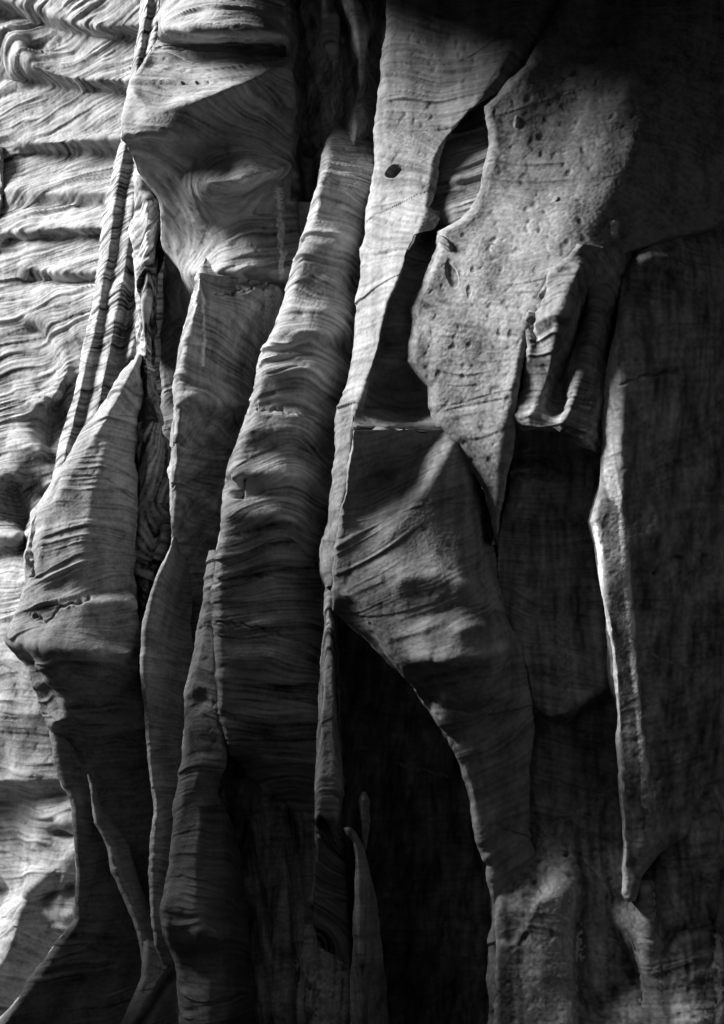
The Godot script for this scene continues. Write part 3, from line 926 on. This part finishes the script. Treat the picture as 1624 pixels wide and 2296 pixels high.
	body("stained_lower_wall", "low dark wall with a flaking white mineral crust at the bottom centre", "rock wall", 19.0,
		[480, 1640, 500, 2450], [810, 1640, 800, 2450],
		[[480, 1640, 60, 500, 2450, 60], [550, 1640, 70, 560, 2000, 70, 575, 2450, 50], [600, 1640, 40, 600, 2000, 35, 620, 2450, 20],
		[640, 1640, 60, 640, 2000, 55, 650, 2200, 25], [690, 1640, 40, 690, 1900, 20, 690, 2050, 0, 690, 2450, -30], [700, 2020, -5, 750, 2025, 0], [700, 2035, 15, 750, 2045, 15],
		[760, 1640, 60, 770, 2000, 30, 780, 2450, -20], [810, 1640, 90, 800, 2450, 60]],
		{"lam": 0.6, "swell": 0.8, "band": 0.2, "mottle": 0.5, "seed": 13, "streak": 0.8,
		"marks": [[[715, 2160, 740, 2200, 760, 2250, 740, 2300, 770, 2340], 38, 0.9, 1.5], [[695, 2080, 700, 2250], 6, 0.8, 1.2]]})

func build_right_wall():
	body("cave_wall", "black back wall of the cave beneath the bulging rock", "rock wall", 19.5,
		[690, 1290, 690, 2450], [1210, 1290, 1210, 2450],
		[[690, 1290, 0, 690, 2450, -20], [900, 1290, 60, 900, 2450, 30], [1210, 1290, 100, 1210, 2450, 50]],
		{"lam": 0.6, "swell": 1.4, "band": 0.2, "mottle": 0.4, "streak": 0.7, "seed": 16,
		"marks": [[[890, 1712, 950, 1725, 1005, 1745], 2.5, 0.5, 0.6], [[1000, 2070, 985, 2220], 4, 0.4, 0.4]]})
	body("standing_slab", "upright slab with a swirl of laminae at the mouth of the black cave", "rock slab", 17.2,
		[735, 1290, 728, 1330, 727, 1400, 720, 1480, 713, 1640, 710, 1740, 709, 1830, 706, 1950, 704, 2100, 704, 2200],
		[748, 1290, 754, 1340, 756, 1400, 762, 1480, 765, 1640, 770, 1740, 769, 1820, 772, 1900, 780, 2000, 790, 2200],
		[[735, 1290, 22, 727, 1400, 22, 713, 1640, 22, 709, 1840, 22, 706, 1950, 100, 704, 2100, 190], [720, 1880, 30, 760, 1880, 50], [720, 1960, 90, 765, 1960, 100], [715, 2100, 170, 780, 2100, 170], [715, 2195, 210, 785, 2195, 210], [733, 1340, 0, 732, 1400, 0, 719, 1640, 0, 715, 1840, 0],
		[750, 1400, -8, 756, 1640, -10, 760, 1740, -10, 756, 1840, -6], [756, 1400, 30, 765, 1640, 40, 770, 1740, 40, 768, 1840, 40]],
		{"lam": 0.8, "swell": 0.2, "band": 0.7, "mottle": 0.25, "dip": 0.9, "dipvar": 0.6, "fold": 3.0, "seed": 14, "rag": 1.5})
	body("cave_fin", "slim pale blade of rock standing inside the black cave", "rock blade", 16.8,
		[771, 1855, 776, 1870, 793, 1890, 797, 1920, 797, 2000, 794, 2100, 785, 2200, 790, 2450],
		[784, 1855, 798, 1870, 812, 1890, 822, 1920, 838, 2000, 854, 2100, 866, 2200, 880, 2450],
		[[771, 1855, 12, 793, 1890, 12, 797, 2000, 14, 794, 2100, 16, 785, 2200, 20, 790, 2450, 20],
		[778, 1860, -4, 800, 1895, -6, 808, 2000, -8, 812, 2100, -8, 815, 2200, -8, 825, 2450, -8],
		[798, 1870, 12, 822, 1920, 30, 850, 2100, 50, 878, 2450, 60]],
		{"lam": 0.4, "swell": 0.2, "band": 0.2, "streak": 0.5, "seed": 15, "rag": 1.5})
	body("hanging_shard", "tiny narrow shard of rock at the top of the black cave", "rock shard", 17.0,
		[812, 1770, 804, 1795, 811, 1850, 815, 1900], [820, 1770, 830, 1795, 830, 1850, 822, 1900],
		[[803, 1780, 10, 815, 1900, 6], [818, 1775, -2, 820, 1890, 2], [820, 1775, 12, 830, 1850, 20, 822, 1900, 16]],
		{"lam": 0.3, "swell": 0.1, "seed": 35, "rag": 1.0, "back": 1.0})
	body("recess_wall", "shadowed rippled wall in the deep recess behind the bright blade", "rock wall", 16.1,
		[960, 470, 905, 570, 860, 680, 830, 800, 800, 890, 780, 960, 780, 1000], [1080, 470, 1040, 560, 1000, 690, 980, 840, 985, 900, 1000, 960, 1010, 1000],
		[[960, 470, 30, 905, 570, 24, 860, 680, 22, 830, 800, 24, 800, 890, 24, 785, 950, -40],
		[950, 535, 60, 985, 535, 40], [918, 600, 34, 950, 600, 12], [895, 680, 22, 930, 680, 8], [880, 725, 14, 912, 738, 4], [860, 775, 34, 905, 778, 20],
		[850, 808, 20, 900, 812, 10, 940, 830, 30], [835, 870, 50, 900, 870, 76, 960, 880, 60], [815, 920, 40, 900, 918, 66, 975, 915, 40],
		[795, 957, -52, 900, 957, -8, 1000, 957, -14], [790, 990, -20, 900, 990, 30, 1005, 990, 20],
		[1060, 500, 40, 1000, 600, 10, 960, 690, 4, 950, 800, 10, 975, 860, 20]],
		{"lam": 1.0, "swell": 0.6, "band": 0.3, "dip": 0.3, "seed": 36, "back": 1.5})
	body("alcove_back", "curved laminated back of the tall oval alcove", "rock alcove", 16.6,
		[1000, 215, 975, 300, 950, 400, 930, 500], [1130, 215, 1130, 330, 1120, 420, 1100, 500],
		[[1000, 215, 60, 950, 400, 30, 930, 500, -10], [1060, 215, 50, 1045, 300, 20, 1040, 330, 4, 1030, 380, 0, 1030, 410, -22, 1025, 440, -20, 1020, 500, -50], [1130, 215, 10, 1130, 330, -24, 1110, 420, -44, 1100, 500, -70]],
		{"lam": 1.2, "swell": 0.5, "band": 0.4, "dip": -0.3, "dipvar": 0.1, "seed": 19, "back": 1.5})
	body("bright_blade", "long bright blade of rock tapering downward beside the deep recess", "rock buttress", 16.0,
		[885, -60, 868, 0, 852, 150, 850, 225, 840, 325, 830, 425, 815, 550, 800, 685, 790, 785, 780, 875, 757, 930, 755, 1010, 750, 1085, 732, 1169, 720, 1234, 714, 1279, 728, 1312],
		[1310, -60, 1265, 0, 1185, 150, 1122, 205, 1070, 238, 1027, 280, 997, 325, 977, 375, 969, 440, 960, 465, 985, 490, 975, 512, 932, 530, 911, 585, 872, 685, 842, 800, 814, 890, 794, 960, 790, 1010, 780, 1100, 768, 1180, 760, 1240, 757, 1312],
		[[885, -60, 160, 868, 0, 150, 851, 150, 140, 840, 325, 120, 815, 550, 100, 800, 685, 80, 790, 785, 72, 757, 930, 58, 750, 1085, 44, 720, 1234, 42, 714, 1279, 36, 728, 1310, 30],
		[905, -60, 140, 890, 0, 130, 873, 150, 122, 862, 325, 104, 835, 550, 86, 815, 685, 68, 802, 785, 58],
		[1250, -60, 0, 1200, 0, 0, 1130, 150, 0, 1062, 238, 4, 1027, 280, 34, 997, 325, 52, 977, 375, 54, 969, 440, 42, 957, 465, 20, 932, 530, 2, 911, 585, 0, 872, 685, 0, 842, 800, 0, 794, 960, 0, 773, 1100, 2, 752, 1240, 4, 746, 1310, 6],
		[1310, -60, 12, 1265, 0, 10, 1185, 150, 8], [985, 490, 14, 975, 512, 14]],
		{"lam": 0.7, "swell": 0.5, "band": 0.3, "mottle": 0.25, "dip": 0.9, "dipvar": 0.3, "seed": 17, "rest": "face", "parts": [["tail", [690, 925, 830, 915, 830, 1340, 690, 1340]], ["flank", [840, -100, 905, -70, 890, 0, 873, 150, 862, 325, 835, 550, 815, 685, 802, 785, 790, 925, 700, 925, 760, 700, 800, 300]]], "streak": 0.2, "rag": 4.0,
		"lumps": [[884, 385, 19, 11, -0.6, -0.25, 0.5]]})
	body("bulging_belly", "bulging belly of rock with bright folds overhanging the black cave", "rock buttress", 15.5,
		[790, 962, 786, 1010, 773, 1100, 760, 1180, 752, 1240, 747, 1290, 740, 1325, 752, 1365, 785, 1400, 830, 1440, 880, 1490, 912, 1519, 960, 1590, 1007, 1659, 1047, 1754, 1066, 1861, 1072, 1901, 1094, 1941, 1097, 1991, 1103, 2030, 1103, 2086, 1097, 2161, 1090, 2450],
		[1015, 962, 1037, 1010, 1072, 1065, 1092, 1110, 1105, 1170, 1118, 1290, 1130, 1345, 1158, 1430, 1185, 1500, 1200, 1580, 1205, 1640, 1195, 1720, 1185, 1860, 1200, 1920, 1215, 2030, 1225, 2450],
		[[790, 962, -2, 773, 1100, 10, 752, 1240, 16, 742, 1320, 25],
		[768, 1335, 5, 812, 1364, 0, 862, 1429, -10, 902, 1504, -15, 942, 1569, -15, 987, 1629, 0, 1014, 1679, 6, 1052, 1760, 6, 1074, 1861, 6, 1104, 1941, 6, 1111, 2086, 6, 1100, 2450, 4],
		[752, 1365, 60, 830, 1440, 70, 912, 1519, 50, 1007, 1659, 24, 1047, 1754, 20, 1072, 1901, 18, 1097, 1991, 18, 1103, 2086, 18, 1090, 2450, 18],
		[990, 985, 52, 930, 1022, 58, 870, 1062, 52, 820, 1098, 42, 778, 1135, 32],
		[1015, 1000, 20, 985, 1060, 5, 930, 1130, -5, 880, 1200, -12, 830, 1250, 0],
		[1015, 962, 40, 1037, 1010, 40, 1072, 1065, 55, 1092, 1110, 70, 1105, 1170, 80, 1118, 1290, 70, 1130, 1345, 50, 1158, 1430, 35, 1185, 1500, 28, 1200, 1580, 25, 1205, 1640, 20, 1185, 1860, 15],
		[1040, 1080, 10, 1060, 1180, 0, 1075, 1260, -10],
		[900, 1300, -35, 960, 1290, -45, 1030, 1310, -50, 1085, 1350, -40],
		[930, 1390, -28, 1000, 1375, -38, 1060, 1352, -44],
		[955, 1425, -45, 1040, 1412, -75, 1095, 1405, -58],
		[930, 1475, -45, 1000, 1482, -82, 1080, 1472, -78, 1135, 1450, -35],
		[1000, 1560, -25, 1080, 1560, -36, 1150, 1560, -10],
		[1060, 1680, 0, 1130, 1680, 4, 1180, 1680, 16], [1090, 1800, 8, 1140, 1800, 14],
		[1150, 2000, 12, 1165, 2200, 10, 1165, 2450, 8], [1215, 2030, 30, 1225, 2450, 24]],
		{"lam": 0.9, "swell": 0.5, "band": 0.25, "mottle": 0.25, "dip": -0.45, "dipvar": 0.25, "seed": 37, "rest": "belly", "parts": [["underside", [700, 1330, 768, 1335, 812, 1364, 862, 1429, 902, 1504, 942, 1569, 987, 1629, 1014, 1679, 1052, 1760, 1000, 1800, 880, 1640, 740, 1440]], ["fold", [740, 940, 1060, 940, 1110, 1100, 1060, 1180, 930, 1180, 830, 1250, 730, 1290]], ["leg", [980, 1620, 1240, 1600, 1260, 2480, 1040, 2480, 1040, 1760]]], "streak": 0.25, "rag": 4.0, "soft": 4})
	body("chamber_wall", "wide leaning chamber wall, pitted grey, narrowing to a point", "rock wall", 15.6,
		[1290, -60, 1262, 0, 1180, 150, 1120, 205, 1082, 238, 1092, 300, 1097, 325, 1087, 370, 1072, 430, 1057, 470, 1035, 495, 985, 520, 975, 560, 965, 585, 940, 640, 915, 690, 920, 735, 912, 810, 937, 845, 962, 865, 972, 910, 985, 950, 1007, 970, 1032, 1010, 1067, 1065, 1087, 1110, 1097, 1160, 1107, 1216],
		[1840, -60, 1840, 430, 1700, 480, 1560, 525, 1500, 537, 1415, 565, 1300, 590, 1240, 630, 1204, 700, 1182, 785, 1167, 870, 1152, 935, 1142, 1000, 1137, 1060, 1132, 1135, 1122, 1190, 1112, 1216],
		[[1290, -60, 27, 1180, 150, 27, 1082, 238, 34, 1092, 300, 32, 1087, 370, 32, 1057, 470, 32, 985, 520, 40, 965, 585, 40, 915, 690, 47, 912, 810, 44, 962, 865, 34, 985, 950, 27, 1032, 1010, 20, 1087, 1110, 8, 1108, 1215, 4],
		[1300, 588, -79, 1240, 628, -68, 1204, 698, -61, 1182, 785, -58, 1167, 870, -50, 1152, 935, -43, 1142, 1000, -32, 1132, 1135, -11, 1114, 1216, 0],
		[1130, 320, 26, 1085, 480, 26, 1010, 585, 28, 965, 700, 34, 960, 800, 34, 1000, 880, 22],
		[1350, -60, 30, 1310, 100, 20, 1240, 230, 8, 1200, 370, -3, 1160, 480, -6, 1120, 600, -7, 1090, 720, -7, 1080, 850, -7, 1085, 950, -6],
		[1230, 560, -50, 1300, 450, -54, 1345, 350, -50, 1400, 220, -42, 1480, 60, -27, 1540, -60, -14],
		[1300, 545, -66, 1370, 440, -68, 1420, 330, -63, 1475, 200, -52, 1540, 50, -35, 1600, -60, -20],
		[1440, 470, -66, 1500, 350, -58, 1560, 200, -32, 1640, 60, -11, 1700, -60, 5],
		[1690, 476, 0, 1750, 300, 10, 1780, 100, 40],
		[1415, 563, -65, 1500, 535, -50, 1560, 523, -36]],
		{"lam": 0.4, "swell": 0.5, "band": 0.15, "mottle": 0.5, "pit": 1.5, "dip": 0.5, "seed": 18, "soft": 9, "rest": "face", "parts": [["funnel", [940, 955, 1000, 966, 1160, 960, 1160, 1240, 1060, 1240]], ["flank", [1540, -100, 1480, 60, 1400, 220, 1345, 350, 1300, 450, 1262, 620, 1420, 600, 1900, 520, 1900, -100]]], "streak": 0.12, "rag": 3.0, "round": 24.0,
		
		"marks": [[[1150, 560, 1240, 470, 1300, 380, 1330, 260], 36, 0.42, 1.6], [[1378, 500, 1376, 522], 8, 0.7, 0.3], [[1247, 452, 1254, 448], 5, 0.7, 0.3], [[1160, 262, 1156, 285], 4, 0.6, 0.3]], "lumps": [[1377, 511, 9, 16, 0.1, 0.03, 0.3], [1250, 450, 8, 6, -0.4, 0.025, 0.3], [1158, 273, 5, 14, 0.15, 0.025, 0.3], [1000, 545, 26, 9, 0.9, 0.06, 0.3], [1016, 618, 14, 30, -0.4, -0.05, 0.4]]})
	body("folded_lump", "broken folded lump of rock above a dark recess beside the tall crack", "rock outcrop", 15.2,
		[1300, 555, 1235, 620, 1200, 690, 1180, 785, 1166, 870, 1150, 930, 1170, 955, 1247, 962, 1292, 1000, 1330, 1008], [1420, 555, 1400, 640, 1387, 685, 1367, 785, 1357, 910, 1353, 1008],
		[[1300, 560, -50, 1235, 620, -36, 1200, 690, -24, 1180, 785, -12, 1166, 850, 10, 1152, 930, 20],
		[1232, 640, -30, 1216, 700, -22, 1204, 780, -10],
		[1300, 600, -66, 1262, 700, -60, 1246, 780, -46, 1232, 850, -16, 1205, 900, -5, 1185, 935, -18],
		[1320, 650, 0, 1290, 760, 22, 1262, 850, 26, 1245, 920, 20],
		[1345, 660, -35, 1320, 760, -30, 1300, 850, -35, 1270, 930, -35, 1250, 958, -30],
		[1405, 600, 5, 1400, 640, 10, 1380, 720, 5, 1357, 910, 10, 1352, 1005, 10], [1330, 900, -30, 1312, 985, -30]],
		{"lam": 0.9, "swell": 0.9, "band": 0.3, "mottle": 0.35, "dip": 0.4, "seed": 20, "rest": "fold", "parts": [["fold", [1280, 540, 1335, 620, 1290, 760, 1262, 850, 1245, 920, 1210, 980, 1120, 980, 1180, 700]]], "streak": 0.4, "rag": 5.0, "back": 1.2,
		"cuts": [[[1230, 600, 1210, 690, 1195, 760], 5, 0.15]]})
	body("recessed_wall", "dark recessed wall below the lump with a hanging pointed lip", "rock wall", 15.7,
		[1160, 930, 1145, 1000, 1132, 1100, 1112, 1200, 1108, 1280, 1118, 1350, 1145, 1430, 1170, 1500, 1185, 1590, 1180, 1640, 1165, 1900, 1165, 2000], [1370, 930, 1360, 1010, 1350, 1100, 1340, 1169, 1350, 1244, 1362, 1344, 1370, 1419, 1380, 1519, 1388, 1569, 1395, 1700, 1405, 2000],
		[[1160, 950, 60, 1250, 950, 60, 1350, 950, 50], [1140, 1030, 55, 1230, 1030, 60, 1300, 1040, 60, 1350, 1040, 40],
		[1140, 1058, 30, 1200, 1050, 26, 1255, 1064, 36], [1135, 1072, 50, 1200, 1066, 55, 1260, 1080, 60],
		[1120, 1180, 60, 1200, 1180, 75, 1290, 1180, 65, 1330, 1169, 20], [1115, 1350, 40, 1200, 1350, 65, 1300, 1350, 55, 1355, 1350, 15],
		[1170, 1500, 20, 1240, 1480, 14, 1300, 1480, 5, 1370, 1480, 10],
		[1190, 1590, 15, 1235, 1610, -15, 1262, 1602, -22, 1310, 1570, -16, 1340, 1545, -5, 1378, 1540, 10],
		[1190, 1616, 50, 1240, 1632, 42, 1275, 1616, 40, 1315, 1588, 36, 1345, 1566, 30, 1384, 1565, 25],
		[1180, 1750, 25, 1280, 1750, 20, 1395, 1750, 20], [1170, 2000, 30, 1400, 2000, 30]],
		{"lam": 0.6, "swell": 0.7, "band": 0.25, "mottle": 0.35, "dip": 0.2, "seed": 38, "rest": "recess", "parts": [["lip", [1080, 1440, 1420, 1420, 1420, 1556, 1345, 1556, 1312, 1580, 1270, 1610, 1240, 1622, 1170, 1606]], ["base", [1100, 1606, 1170, 1606, 1240, 1622, 1270, 1610, 1312, 1580, 1345, 1556, 1430, 1556, 1430, 2020, 1100, 2020]]], "streak": 0.6, "rag": 3.0,
		"marks": [[[1320, 1050, 1322, 1160], 8, 0.42, 0.3], [[1262, 1380, 1268, 1590], 12, 0.36, 0.6]]})
	body("streaked_wall", "dark wall at the right with long white mineral streaks along its rounded edge", "rock wall", 14.75,
		[1440, 495, 1425, 560, 1412, 585, 1387, 685, 1367, 785, 1357, 910, 1352, 1010, 1338, 1100, 1318, 1169, 1337, 1244, 1350, 1344, 1357, 1419, 1367, 1519, 1375, 1569, 1382, 1711, 1390, 1836, 1393, 1936, 1397, 2001, 1414, 2019],
		[1840, 495, 1840, 1690, 1700, 1725, 1577, 1758, 1547, 1826, 1532, 1866, 1477, 1911, 1437, 1960, 1420, 2019],
		[[1440, 495, 110, 1412, 585, 45, 1387, 685, 45, 1357, 910, 45, 1352, 1010, 36, 1318, 1169, 22, 1337, 1244, 20, 1357, 1419, 18, 1375, 1569, 18, 1393, 1936, 16, 1414, 2018, 14],
		[1426, 600, 26, 1402, 690, 24, 1381, 785, 22, 1371, 910, 22, 1366, 1010, 20, 1334, 1169, 12, 1350, 1244, 8, 1362, 1344, 8, 1378, 1519, 8, 1393, 1711, 8, 1403, 1936, 6],
		[1440, 510, 100, 1540, 510, 100, 1660, 530, 110, 1840, 510, 120], [1440, 580, 12, 1500, 572, 14, 1545, 600, 30],
		[1400, 785, 6, 1395, 1000, 4, 1400, 1250, 4, 1430, 1500, 2, 1445, 1750, 2, 1440, 1900, 2],
		[1510, 700, 24, 1500, 1250, 14, 1520, 1600, 14, 1530, 1800, 10], [1650, 700, 66, 1640, 1250, 44, 1640, 1650, 34], [1840, 620, 110, 1840, 1250, 85, 1840, 1720, 80]],
		{"lam": 0.25, "swell": 0.5, "band": 0.2, "mottle": 0.45, "dip": -0.2, "seed": 21, "rest": "face", "parts": [["edge", [1400, 480, 1440, 560, 1410, 690, 1398, 800, 1392, 1000, 1396, 1169, 1420, 1400, 1450, 1720, 1470, 1860, 1440, 2050, 1340, 2050, 1300, 1200, 1340, 800]]], "streak": 0.6, "rag": 2.0,
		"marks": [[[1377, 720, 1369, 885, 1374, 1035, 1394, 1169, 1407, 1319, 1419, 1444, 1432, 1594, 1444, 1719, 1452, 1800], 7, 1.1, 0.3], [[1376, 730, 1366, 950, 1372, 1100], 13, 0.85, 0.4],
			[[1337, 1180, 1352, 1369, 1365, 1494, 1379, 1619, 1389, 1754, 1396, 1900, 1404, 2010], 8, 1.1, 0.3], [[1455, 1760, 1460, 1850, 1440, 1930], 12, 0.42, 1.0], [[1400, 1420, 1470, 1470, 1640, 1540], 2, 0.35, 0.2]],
		"cuts": [[[1470, 1290, 1500, 1255, 1520, 1250], 4, 0.1], [[1395, 860, 1440, 840, 1520, 835], 3, 0.08]]})
	body("peeling_lower_wall", "peeling lower wall with overlapping flakes and pale crust at the bottom right", "rock wall", 15.25,
		[1180, 1620, 1175, 1760, 1165, 1900, 1120, 1960, 1112, 2050, 1110, 2450], [1840, 1620, 1840, 2450],
		[[1180, 1620, 160, 1500, 1620, 160, 1840, 1620, 180], [1170, 1770, 110, 1300, 1800, 100, 1400, 1850, 60, 1500, 1760, 40, 1840, 1720, 80],
		[1120, 1965, 60, 1160, 1920, 64, 1180, 1950, 50, 1260, 1895, 60, 1310, 1930, 60, 1400, 2030, 40, 1450, 1950, 20, 1530, 1880, 14, 1600, 1830, 14, 1840, 1850, 40],
		[1115, 2112, 14, 1150, 2107, 10, 1178, 2062, 10, 1198, 2012, 10, 1234, 2004, 8], [1118, 2122, 2, 1155, 2116, 0, 1185, 2070, 0, 1205, 2020, 0, 1240, 2013, 0],
		[1262, 2000, 4, 1272, 2100, 0, 1277, 2200, -6], [1290, 2000, 24, 1310, 2100, 28, 1320, 2200, 20],
		[1400, 2100, 40, 1420, 2200, 20], [1440, 1985, 0, 1455, 2060, -6, 1450, 2200, -6], [1500, 2000, 4, 1600, 2000, 10],
		[1482, 2140, 10, 1520, 2092, 8, 1600, 2078, 8], [1488, 2150, -3, 1528, 2102, -4, 1600, 2088, -4],
		[1605, 1830, 5, 1604, 2060, 0], [1612, 1830, 25, 1612, 2060, 25],
		[1110, 2450, -40, 1250, 2350, -55, 1350, 2300, -20, 1450, 2350, -40, 1550, 2300, -50, 1840, 2450, -30]],
		{"lam": 0.4, "swell": 1.0, "band": 0.15, "mottle": 0.6, "seed": 22, "tilt": -0.12, "rest": "face", "parts": [["flake", [1100, 2115, 1155, 2112, 1182, 2066, 1202, 2016, 1282, 2000, 1294, 2100, 1300, 2330, 1090, 2330]], ["flake", [1470, 2160, 1525, 2098, 1660, 2070, 1660, 2330, 1460, 2330]], ["flake", [1420, 1960, 1480, 1915, 1535, 1880, 1608, 1840, 1608, 2070, 1525, 2092, 1482, 2145, 1420, 2230]]], "streak": 0.7, "pit": 1.8, "rag": 5.0,
		"marks": [[[1240, 2000, 1262, 2100, 1270, 2200], 20, 0.6, 1.5], [[1200, 2140, 1230, 2240], 34, 0.55, 1.6], [[1608, 2100, 1612, 2300], 7, 0.65, 0.6], [[1540, 2270, 1590, 2290], 12, 0.6, 1.0], [[1445, 1990, 1450, 2240], 12, 0.5, 1.2]],
		"cuts": [[[1265, 1920, 1270, 1870, 1280, 1850], 5, 0.15]]})
